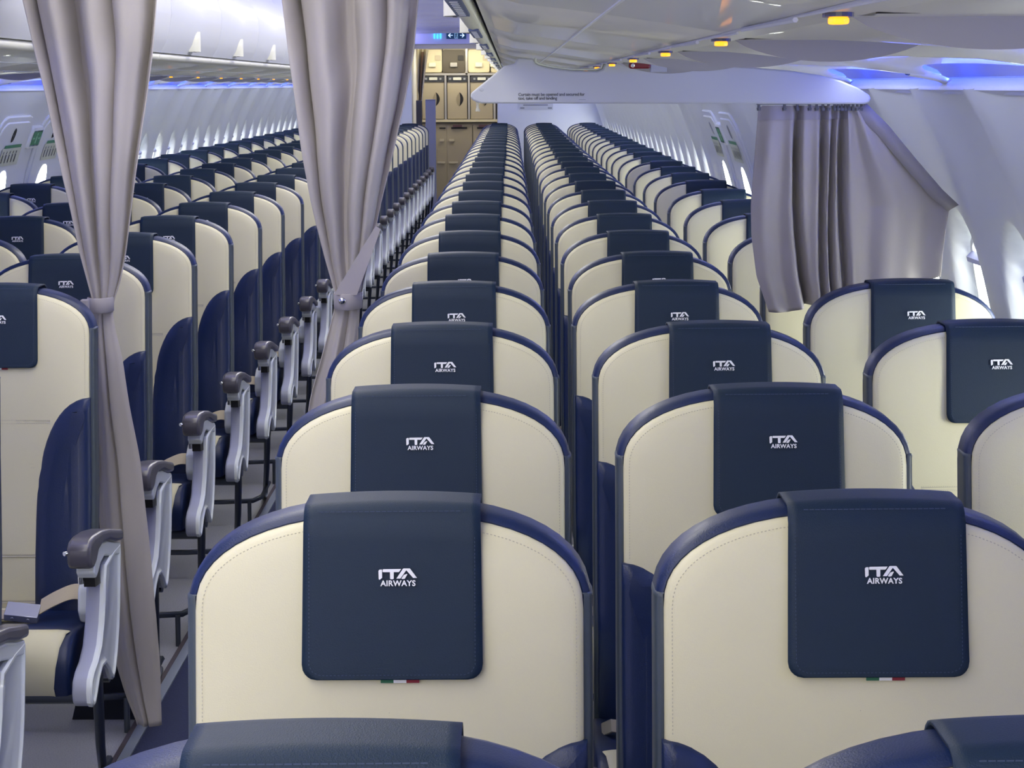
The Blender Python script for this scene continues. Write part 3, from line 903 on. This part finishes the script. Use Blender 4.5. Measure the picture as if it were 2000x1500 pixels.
# --- left curtain
L_l = [(-120, 28), (0, 50), (100, 70), (200, 95), (300, 117), (400, 140), (500, 158), (560, 172), (595, 181), (640, 181), (700, 179), (800, 181), (900, 186), (1000, 190), (1100, 197), (1200, 210), (1300, 228), (1370, 248), (1425, 270)]
L_r = [(-120, 316), (0, 305), (100, 300), (200, 287), (300, 275), (400, 260), (500, 246), (560, 232), (595, 218), (640, 225), (700, 240), (800, 254), (900, 272), (1000, 283), (1100, 295), (1200, 305), (1300, 312), (1425, 314)]
YC = 4.52
e = empty('curtain', (CX-.38, YC, 0)); loc = Vector(e.location)
tag(e, 'grey cloth curtain tied back on the left side of the aisle, reaching the floor', 'curtain', 'grey class divider curtains')
fl = [(0, .1), (.13, .62), (.2, 1.0), (.38, 1.55), (.55, 2.1), (.72, 2.6), (.8, 3.1), (.95, 3.6), (1, 3.75)]
rows = drape(L_l, L_r, -120, 596, fl, .042, 595, .11)
b = MB(); b.grid([[Vector(p)-loc for p in r] for r in rows]); o = b.obj('curtain_cloth', CURT, e, 80)
so = o.modifiers.new('thickness', 'SOLIDIFY'); so.thickness = .0025
fl2 = [(0, .35), (.2, .8), (.42, 1.15), (.5, 1.5), (.56, 1.9), (.8, 2.15), (1, 2.4)]
rows = drape(L_l, L_r, 594, 1420, fl2, .024, 595, .06, seedv=1.7)
b = MB(); b.grid([[Vector(p)-loc for p in r] for r in rows]); o = b.obj('lower_curtain_cloth', CURT, e, 80)
so = o.modifiers.new('thickness', 'SOLIDIFY'); so.thickness = .0025
def tieband(e, loc, l, r, v0, v1, depth=.045, mt=CURTHEM, skew=0):
    b = MB(); rows = []
    for v in (v0, v0+2, v1-2, v1):
        bul = .0015 if v in (v0, v1) else -.001
        PL, PR = wp(l, v), wp(r, v); cx = (PL.x+PR.x)/2; hw = (PR.x-PL.x)/2 - bul
        rows.append([Vector((cx+hw*cos(t), YC+(depth-bul)*sin(t), PL.z + (PR.z-PL.z)*(.5+.5*cos(t)) + skew*cos(t)))-loc for t in [2*pi*k/28 for k in range(28)]])
    b.grid(rows, 0, True)
    return b.obj('tie_band', mt, e, 60)
tb = tieband(e, loc, 172, 221, 579, 609)
b = MB(); P_ = wp(176, 594); b.box(tuple(Vector((P_.x-.008, YC-.05, P_.z-.016))-loc), tuple(Vector((P_.x+.010, 4.45, P_.z+.018))-loc)); bevel(b.obj('band_loop', CURTHEM, tb, 0), .003)
# --- right-of-aisle curtain
M_l = [(-120, 543), (0, 553), (100, 565), (200, 580), (300, 593), (400, 611), (500, 634), (560, 650), (590, 658), (620, 650), (700, 629), (780, 606), (900, 590), (1100, 570), (1400, 552)]
M_r = [(-120, 826), (0, 815), (100, 808), (200, 790), (300, 768), (400, 743), (500, 722), (560, 708), (590, 704), (620, 702), (700, 696), (780, 680), (900, 655), (1100, 640), (1400, 630)]
e2 = empty('curtain', (CX+.24, YC, 0)); loc = Vector(e2.location)
tag(e2, 'grey cloth curtain in the picture centre, tied back with a snap band', 'curtain', 'grey class divider curtains')
fl = [(0, .05), (.14, .5), (.25, .95), (.33, 1.15), (.5, 1.5), (.66, 1.95), (.7, 2.2), (.8, 2.65), (.86, 3.1), (.93, 3.5), (1, 3.6)]
rows = drape(M_l, M_r, -120, 590, fl, .042, 590, .09, seedv=.6)
b = MB(); b.grid([[Vector(p)-loc for p in r] for r in rows]); o = b.obj('curtain_cloth', CURT, e2, 80)
so = o.modifiers.new('thickness', 'SOLIDIFY'); so.thickness = .0025
fl2 = [(0, .3), (.3, .8), (.5, 1.2), (.6, 1.6), (.8, 2.0), (1, 2.5)]
rows = drape(M_l, M_r, 588, 1400, fl2, .026, 590, .06, seedv=2.2)
b = MB(); b.grid([[Vector(p)-loc for p in r] for r in rows]); o = b.obj('lower_curtain_cloth', CURT, e2, 80)
so = o.modifiers.new('thickness', 'SOLIDIFY'); so.thickness = .0025
tb = tieband(e2, loc, 653, 707, 570, 602, .050)
b = MB(); P_ = wp(672, 583) + Vector((0, -.052, 0)) - loc
b.grid([[(P_.x+rr*cos(t), P_.y-dd, P_.z+rr*sin(t)) for t in [2*pi*k/14 for k in range(14)]] for rr, dd in ((.0085, 0), (.0085, .002), (.006, .005), (.001, .006))], 0, True)
b.obj('snap_button', CHROME, tb, 60)
b = MB(); Q = [wp(655, 572), wp(735, 440), wp(745, 446), wp(700, 572)]
for s_ in (0,):
    b.add([Vector((p.x, YC-.046 + (.0 if i in (0, 3) else .02), p.z))-loc for i, p in enumerate(Q)] + [Vector((p.x, YC-.042 + (.0 if i in (0, 3) else .02), p.z))-loc for i, p in enumerate(Q)],
          [(0, 1, 2, 3), (7, 6, 5, 4), (0, 4, 5, 1), (1, 5, 6, 2), (2, 6, 7, 3), (3, 7, 4, 0)])
b.obj('band_strap', CURTHEM, tb, 0)
# --- curtain under the header, right
YC = 4.66
e3 = empty('curtain', (.85, YC, 0)); loc = Vector(e3.location)
tag(e3, 'short grey curtain hanging from the header panel over the right seats', 'curtain', 'grey class divider curtains')
R_l = [(205, 1482), (300, 1475), (400, 1467), (460, 1468), (540, 1478), (610, 1502)]
R_r = [(205, 1692), (240, 1724), (300, 1775), (350, 1823), (402, 1862), (412, 1853), (450, 1847), (500, 1841), (560, 1836), (610, 1836)]
NU, NV = 190, 60
# fold depth profile across the cloth (0..1): the left half deeply pleated, right half a fan
def fdep(s_, t):
    f = 0
    for c, wd, am in ((.235, .020, .07), (.355, .017, .06), (.415, .014, .055), (.48, .018, .06)):
        c2 = c + .012*sin(t*3 + c*20)
        f += am*math.exp(-((s_-c2)/wd)**2)
    f += .010*cos(2*pi*s_*6.5 + 1.2*t)*(1 if s_ < .5 else .3) + .018*sin(2*pi*(s_-.5)*2.6+.8)*(s_ > .5)*min(1, (s_-.5)*8)*max(0, min(1, (1-s_)*2.6))
    return f
b = MB(); rows = []
for j in range(NV+1):
    t = j/NV; row = []
    for i in range(NU+1):
        s_ = i/NU
        vt = 208 if s_ > .02 else 210
        vb = 610 - 70*max(0, (s_-.12)/.88)
        v = vt + (vb-vt)*t
        l, r = interp(R_l, v), interp(R_r, v)
        # pleats share the top width unevenly: left 0..0.5 stays left
        sx = s_
        x = l + (r-l)*sx
        if s_ <= .5:
            xr = 1655 + 8*t; x = l + (xr-l)*(s_/.5)
        else:
            xl = 1655 + 8*t; x = xl + (r-xl)*((s_-.5)/.5)
        p = wp(x, v)
        row.append((p.x-loc.x, fdep(s_, t)*min(1, .35+t*3), p.z))
    rows.append(row)
b.grid(rows); o = b.obj('curtain_cloth', CURT, e3, 80); so = o.modifiers.new('thickness', 'SOLIDIFY'); so.thickness = .0025
# header hem band and stitched wall edge
b = MB()
hemr = []
for (x0, y0_, x1, y1_) in ((1690, 200, 1670, 222), (1735, 245, 1712, 262), (1790, 312, 1765, 325), (1840, 370, 1815, 382), (1872, 400, 1850, 412)):
    p, q = wp(x0, y0_), wp(x1, y1_); hemr.append([(p.x-loc.x, -.004, p.z), (q.x-loc.x, -.006, q.z)])
b.grid(hemr); o = b.obj('edge_hem', CURTHEM, e3, 60); so = o.modifiers.new('thickness', 'SOLIDIFY'); so.thickness = .003
b = MB()
hb = []
for k in range(60):
    s_ = k/59*.5
    i = int(s_*NU); p0 = rows[0][i]; p1 = rows[4][i]
    hb.append([(p0[0], p0[1]-.004, p0[2]+.002), (p1[0], p1[1]-.004, p1[2])])
b.grid(hb); b.obj('heading_tape', CURTHEM, e3, 60)
for x in (1482, 1532, 1557, 1581, 1595, 1607, 1618, 1630, 1637, 1644, 1651, 1658, 1666, 1674, 1682):
    p = wp(x, 208); b = MB()
    b.tube([(p.x-loc.x, 0, p.z-.003), (p.x-loc.x, 0, p.z+.006)], [.0035, .0035], 8); b.tube([(p.x-loc.x, 0, p.z+.005), (p.x-loc.x, 0, p.z+.0085)], [.006, .006], 8)
    b.tube([(p.x-loc.x, -.002, p.z-.010), (p.x-loc.x, -.002, p.z-.003)], [.0045, .0055], 8)
    b.obj('curtain_glider', mat('smoky_plastic', '6a6c74', .3), e3, 60)

# --- header panel
pts = [(924, 196), (919, 190), (920, 182), (985, 129), (1005, 124), (1011, 113), (1042, 115), (1044, 124), (1052, 128), (1080, 134), (1120, 138.5), (1165, 139), (1177, 135), (1181, 122), (1184, 119), (1225, 119), (1300, 121), (1404, 128), (1460, 131), (1540, 138), (1600, 147), (1640, 158), (1672, 171), (1694, 185), (1698, 192), (1694, 200), (1688, 203), (940, 202)]
hp = [wp(x, y_, YC) for x, y_ in pts]; poly = [(p.x, p.z) for p in hp][::-1]
e = empty('curtain_header', (.4, YC, 1.56)); loc = Vector(e.location)
tag(e, 'grey curtain header panel with printed notice hanging beneath the right overhead bins', 'curtain header')
b = MB(); b.prism(poly, lambda a, c, d: (a-loc.x, d-loc.y, c-loc.z), YC-.022, YC+.022); bevel(b.obj('header_panel', HEADER, e, 30), .004)
tx = text_mesh('Curtain must be opened and secured for\ntaxi, take off and landing', .0104, INK, 'notice_lettering', e, 'LEFT', .0001, sp=.93, line=.86, bold=.00012)
p = wp(1012, 187.5, YC-.0235) - loc; tx.location = (p.x, -.0228, p.z); tx.rotation_euler = (R(90), 0, 0)
b = MB(); p, q = wp(1130, 194) - loc, wp(1143, 195) - loc; b.box((p.x, -.0232, p.z-.001), (q.x, -.0222, p.z)); b.obj('part_mark', PALEINK, e, 0)
b = MB(); p = wp(941, 174) - loc
b.grid([[(p.x+rr*cos(t), -.022-dd, p.z+rr*sin(t)) for t in [2*pi*k/14 for k in range(14)]] for rr, dd in ((.006, 0), (.005, .001), (.001, .001))], 0, True); b.obj('screw_cover', HEADER, e, 60)
# clear window in the header's notch
b = MB(); np_ = [(1046, 113), (1046, 122), (1054, 126), (1082, 131.5), (1120, 136), (1164, 136.5), (1174, 133), (1177, 124), (1178, 114)]
P_ = [wp(x, y_)-loc for x, y_ in np_]
b.tube([(p.x, -.012, p.z) for p in P_], .0028, 8); b.obj('notch_rim', mat('pale_green_plastic', 'e6ebd8', .3), e, 60)
b = MB(); p = wp(933, 206)-loc
prof_ = [(.0055, .010), (.0055, .006), (.0035, .003), (.003, -.006), (.0055, -.010), (.0055, -.014)]
b.grid([[(p.x+rr*cos(t), rr*sin(t), p.z+dz) for t in [2*pi*k/12 for k in range(12)]] for rr, dz in prof_], 0, True); b.obj('end_stop', CLEAR, e, 60)
b = MB(); p, q = wp(1480, 203)-loc, wp(1690, 203)-loc; b.box((p.x, -.006, p.z-.002), (q.x, .006, p.z+.004)); b.obj('curtain_track', mat('track_grey', '8a8d94', .5), e, 0)
# gray top-side wing following the cove
# red release handle clipped to the header
e = empty('release_handle', tuple(wp(1248, 125, 4.45))); loc = Vector(e.location)
tag(e, 'dark red release handle with metal rivet on top of the curtain header', 'handle')
p0, p1 = wp(1228, 122, 4.45)-loc, wp(1270, 134, 4.45)-loc
b = MB(); b.prism(rrect(p0.x, p1.z, p1.x, p0.z, .006), lambda a, c, d: (a, d, c), -.010, .012); bevel(b.obj('grip', RED, e, 30), .003)
b = MB(); cx_, cz_ = p0.x+.009, (p0.z+p1.z)/2
b.grid([[(cx_+rr*cos(t), -.010-dd, cz_+rr*sin(t)) for t in [2*pi*k/12 for k in range(12)]] for rr, dd in ((.0045, 0), (.0045, .001), (.002, .0012), (.0005, .0002))], 0, True); b.obj('rivet', CHROME, e, 60)
p2, p3 = wp(1270, 126, 4.45)-loc, wp(1302, 141, 4.45)-loc
b = MB(); b.box((p2.x, -.008, p3.z), (p3.x, .012, p2.z)); bevel(b.obj('bracket', mat('bracket_grey', 'b4b8c4', .4), e, 0), .002)

# --- navy floor skirt of the divider
b = MB(); b.prism([(-1.13, 0.001), (-1.0, .001), (-.94, .001), (-.94, .62), (-1.10, .62), (-1.10, .12)], lambda a, c, d: (a, d, c), 4.735, 4.745)
o = b.obj('divider_skirt', SKIRT, smooth=0); tag(o, 'dark navy fabric skirt reaching the floor behind the left front aisle seat', 'divider')

# ================================================================== GALLEY
YG = 25.3
def gp(px, py, Y=YG): return wp(px, py, Y)
def panel(b, x0, y0_, x1, y1_, dep, r=.012, mi=0, Y=YG, th=.02):
    a, c = gp(x0, y1_, Y), gp(x1, y0_, Y)
    b.prism(rrect(a.x, a.z, c.x, c.z, r, 4), lambda u, v, d: (u, d, v), Y-dep-th, Y-dep, mi)
b = MB(); a, c = gp(818, 96), gp(977, 410)
b.box((CX-.57, YG+.001, 0), (CX+.49, YG+.9, 2.10)); o = b.obj('galley_cabinet', BEIGEM, smooth=0)
tag(o, 'tan galley cabinet body filling the far end of the aisle', 'galley')
gal = o
def child(b, nm, m_, sm=30, par=gal): return b.obj(nm, m_, par, sm)
b = MB()
for (x0, y0_, x1, y1_) in ((818, 88, 977, 95.5), (818, 142.5, 977, 147.5), (909.5, 95, 913, 146), (869, 147, 872, 233), (914.5, 147, 917.5, 233), (964, 147, 967.5, 233)):
    panel(b, x0, y0_, x1, y1_, 0, .003, th=.05)
child(b, 'divider_frame', ALU)
b = MB(); panel(b, 818, 233, 977, 238.5, 0, .004, th=.07); child(b, 'work_counter', mat('cream_counter', 'd8cfb0', .4))
b = MB()
for x in (866.5, 873, 912.5, 918.5, 962, 968.5): panel(b, x, 148, x+1.6, 232, 0, .002, th=.006)
panel(b, 818, 238.5, 977, 241, 0, .002, th=.006)
for x in (863.5, 956.5): panel(b, x, 96, x+1.6, 142, 0, .002, th=.006)
child(b, 'shadow_gap', BLACK)
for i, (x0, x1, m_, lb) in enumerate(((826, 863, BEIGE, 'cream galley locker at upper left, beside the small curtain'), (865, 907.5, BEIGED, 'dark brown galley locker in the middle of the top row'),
                                      (914.5, 956, BEIGE, 'cream galley locker right of the dark brown locker'), (959, 976, BEIGE, 'cream galley locker at the far right of the top row'))):
    e = empty('galley_locker', tuple(gp((x0+x1)/2, 142))); loc = Vector(e.location)
    tag(e, lb, 'locker', 'upper galley lockers')
    b = MB(); panel(b, x0, 97, x1, 141.5, .002, .03, th=.03); o = b.obj('door', m_, e, 30); o.location = -loc
    xm = (x0+x1)/2 + (0 if x1-x0 > 30 else -3)
    b = MB(); panel(b, xm-7, 122, xm+7, 131, .032, .012, th=.03); o = b.obj('handle', mat('cream_handle', 'e0d9ba', .4) if i != 1 else ALU, e, 30); o.location = -loc; bevel(o, .006)
    if x1-x0 > 30:
        b = MB(); panel(b, x1-13, 108, x1-2, 118, .032, .012, th=.012); o = b.obj('lock_plate', BEIGEM if i != 1 else BLACK, e, 30); o.location = -loc
for i, (x0, x1, lb) in enumerate(((826, 867, 'tan galley container with dark top, left one above the counter'), (874.5, 912, 'tan galley container with dark top, middle one above the counter'), (919.5, 962, 'tan galley container with dark top, partly behind the header panel tip'))):
    e = empty('galley_container', tuple(gp((x0+x1)/2, 232))); loc = Vector(e.location)
    tag(e, lb, 'container', 'galley containers above the counter')
    b = MB(); panel(b, x0, 160, x1, 232, .002, .008, th=.03); o = b.obj('door', BEIGEM, e, 30); o.location = -loc
    b = MB(); panel(b, x0, 149, x1, 160, .002, .008, th=.045); o = b.obj('top_panel', DKHEAD, e, 30); o.location = -loc
    xm = (x0+x1)/2
    b = MB(); panel(b, xm-8, 151, xm+8, 156.5, .048, .008, th=.012); o = b.obj('latch', mat('pale_latch', 'c8cac2', .4), e, 30); o.location = -loc
    b = MB()
    for q in (-1, 1): panel(b, xm+q*14-2, 152, xm+q*14+2, 156, .048, .005, th=.01)
    o = b.obj('indicator', mat('grey_mark', '8a8f96', .5), e, 0); o.location = -loc
    # eye-shaped recessed handle
    hx = x0 + (x1-x0)*.72
    le = []
    for k in range(13):
        t = k/12; le.append((hx - 4 + 8.5*sin(pi*t)**.8*.9, 180 + 27*t))
    for k in range(11, 0, -1):
        t = k/12; le.append((hx - 4 + 1.5*sin(pi*t), 180 + 27*t))
    pl = [gp(x, y_) for x, y_ in le]
    b = MB(); b.prism([(p.x, p.z) for p in pl][::-1], lambda u, v, d: (u, d, v), YG-.036, YG-.030); o = b.obj('handle_recess', BLACK, e, 0); o.location = -loc
    le = [(hx - 4 - 6*sin(pi*k/12), 180 + 27*k/12) for k in range(13)] + [(hx - 4 + 1.5*sin(pi*k/12), 180 + 27*k/12) for k in range(11, 0, -1)]
    b = MB(); b.prism([(p.x, p.z) for p in [gp(x, y_) for x, y_ in le]], lambda u, v, d: (u, d, v), YG-.040, YG-.030); o = b.obj('handle_lip', mat('brown_lip', '8d8470', .4), e, 0); o.location = -loc
for i, (x0, x1, lb) in enumerate(((851, 872.5, 'tan trolley door under the counter, left one beside the lilac post'), (874.5, 922, 'wide tan trolley door under the counter, middle one'), (925, 972, 'tan trolley door under the counter, right one behind seat tops'))):
    e = empty('galley_trolley', tuple(gp((x0+x1)/2, 400))); loc = Vector(e.location); 
    tag(e, lb, 'trolley', 'trolleys under the galley counter')
    b = MB(); panel(b, x0, 244, x1, 398, .002, .02, th=.03); o = b.obj('door', BEIGEM, e, 30); o.location = -loc
    b = MB()
    if i == 0: panel(b, x1-14, 249, x1-2, 251.5, .032, .002, th=.01)
    else: panel(b, x0+7, 248, x0+38, 251.5, .032, .002, th=.01)
    o = b.obj('handle_slot', BLACK, e, 0); o.location = -loc
    if i:
        b = MB(); panel(b, x0+10, 243.5, x0+28, 248, .032, .006, th=.03); o = b.obj('latch', mat('maroon_latch', '5c4248', .4), e, 30); o.location = -loc
    b = MB()
    if i == 0: panel(b, x1-13.5, 271, x1-5, 276, .032, .006, th=.02); panel(b, x1-18, 315, x1-3, 319, .032, .004, th=.02)
    else: panel(b, x0+3, 271, x0+13, 276, .032, .006, th=.02); panel(b, x0+3, 315, x0+20, 319, .032, .004, th=.02)
    o = b.obj('knob', mat('pale_knob', 'c4bca6', .4), e, 30); o.location = -loc
# warm lamp in the galley ceiling
b = MB(); b.box((CX-.57, 24.15, 2.085), (CX+.05, 24.5, 2.10)); b2 = b.obj('ceiling_lamp', LAMPW, smooth=0); tag(b2, 'warm white ceiling lamp at the entrance of the rear galley', 'ceiling lamp')
# small galley curtain with brown lining
e = empty('curtain', tuple(gp(825, 240, 24.3))); loc = Vector(e.location)
tag(e, 'small grey and brown curtain gathered at the left of the rear galley', 'curtain')
b = MB(); rows = []
for j in range(20):
    t = j/19; v = 94 + (238-94)*t
    l = 815 + (2 if t > .6 else 0); r = 838 - 14*min(1, t/.75)**.8
    rows.append([Vector((gp(l+(r-l)*k/40, v, 24.3).x, 24.3 + .03*cos(k/40*2*pi*3), gp(l, v, 24.3).z))-loc for k in range(41)])
b.grid(rows); b.obj('curtain_cloth', CURT, e, 80)
b = MB(); rows = [[Vector((p[0], p[1]-.035, p[2])) for p in r[14:26]] for r in rows[1:16]]
b.grid(rows); b.obj('lining', CURTBR, e, 80)
# lilac partition post and dark one behind it
a, c = gp(833, 400, 23.93), gp(850.5, 196, 23.93)
b = MB(); b.box((a.x, 23.93, 0), (c.x, 24.0, c.z)); b.box((a.x, 23.925, c.z-.0), (c.x, 24.0, c.z+.012)); o = b.obj('partition_post', POST, smooth=0); bevel(o, .006)
tag(o, 'lilac grey partition post standing at the left of the rear galley entrance', 'post')
a, c = gp(815, 400, 24.15), gp(824, 196, 24.15)
b = MB(); b.box((a.x, 24.15, 0), (c.x, 24.2, c.z)); o = b.obj('partition_post', mat('dark_post', '4c4c54', .5), smooth=0); bevel(o, .006)
tag(o, 'dark grey post behind the lilac one, below the small galley curtain', 'post')
# --- signs on the cross header
YS = 23.85
def sp(px, py): return wp(px, py, YS)
e = empty('exit_sign', tuple(sp(891, 69))); loc = Vector(e.location)
tag(e, 'dark teal sign with two arrows and a running figure above the rear galley', 'exit sign')
a, c = sp(872, 76)-loc, sp(910.5, 62)-loc
b = MB(); b.box((a.x, -.012, a.z), (c.x, .008, c.z)); b.obj('sign_panel', NAVYSIGN, e, 0)
b = MB()
def bx(x0, y0_, x1, y1_):
    p, q = sp(x0, y1_)-loc, sp(x1, y0_)-loc; b.box((p.x, -.0155, p.z), (q.x, -.0125, q.z))
bx(876, 68.5, 884.5, 69.7); bx(898.5, 68.5, 906, 69.7)
def poly_s(pp): b.prism([((sp(*p)-loc).x, (sp(*p)-loc).z) for p in pp], lambda u, v, d: (u, d, v), -.0155, -.0125)
poly_s([(875, 69.1), (879.5, 64.8), (880.6, 65.8), (877.4, 69.1), (880.6, 72.4), (879.5, 73.4)]); poly_s([(907.5, 69.1), (903, 64.8), (901.9, 65.8), (905.1, 69.1), (901.9, 72.4), (903, 73.4)])
b.obj('arrow', SIGNW, e, 0)
b = MB(); bx(887.5, 62.8, 894.5, 75.3); b.obj('figure_field', mat('pale_teal', '9cc4d4', .5, emit='9cc4d4', es=.3), e, 0)
b = MB()
def bx2(x0, y0_, x1, y1_):
    p, q = sp(x0, y1_)-loc, sp(x1, y0_)-loc; b.box((p.x, -.018, p.z), (q.x, -.0157, q.z))
bx2(890.7, 63.6, 892.3, 65.2); bx2(889.8, 65.7, 891.8, 70); bx2(888.4, 67, 889.8, 68); bx2(891.8, 66.4, 893.6, 67.4); bx2(889, 70, 890.3, 74); bx2(891.3, 70, 892.6, 72); bx2(892.3, 71.5, 893.5, 73.6)
b.obj('running_figure', NAVYSIGN, e, 0)
e = empty('lavatory_sign', tuple(sp(854, 69))); loc = Vector(e.location)
tag(e, 'lit cyan lavatory pictograms beside the dark exit sign above the rear galley', 'lavatory sign')
b = MB()
for x, h_ in ((848.5, 13), (854.5, 9), (860.5, 13)):
    y1_ = 75.5
    p, q = sp(x-1.6, y1_)-loc, sp(x+1.6, y1_-h_*.72)-loc; b.box((p.x, -.010, p.z), (q.x, .008, q.z))
    p, q = sp(x-1.1, y1_-h_*.78)-loc, sp(x+1.1, y1_-h_)-loc; b.box((p.x, -.010, p.z), (q.x, .008, q.z))
b.obj('pictogram', CYAN, e, 0)
# faint placard on the rear bulkhead
e = empty('placard', tuple(wp(1047, 208, 23.84))); loc = Vector(e.location)
tag(e, 'pale grey lettered placard on the white rear bulkhead below the header', 'placard')
b = MB(); a, c = wp(1014, 215, 23.84)-loc, wp(1080, 202, 23.84)-loc; b.box((a.x, -.004, a.z), (c.x, .008, c.z)); b.obj('placard_plate', mat('placard_white', 'cfd1d4', .5), e, 0)
b = MB()
for (x0, y0_, x1, y1_) in ((1022, 204, 1070, 206.5), (1016, 209.5, 1024, 212.5), (1070, 209.5, 1078, 212.5)):
    a, c = wp(x0, y1_, 23.84)-loc, wp(x1, y0_, 23.84)-loc; b.box((a.x, -.0055, a.z), (c.x, -.0035, c.z))
b.obj('print_line', mat('grey_print', '8f9298', .6), e, 0)
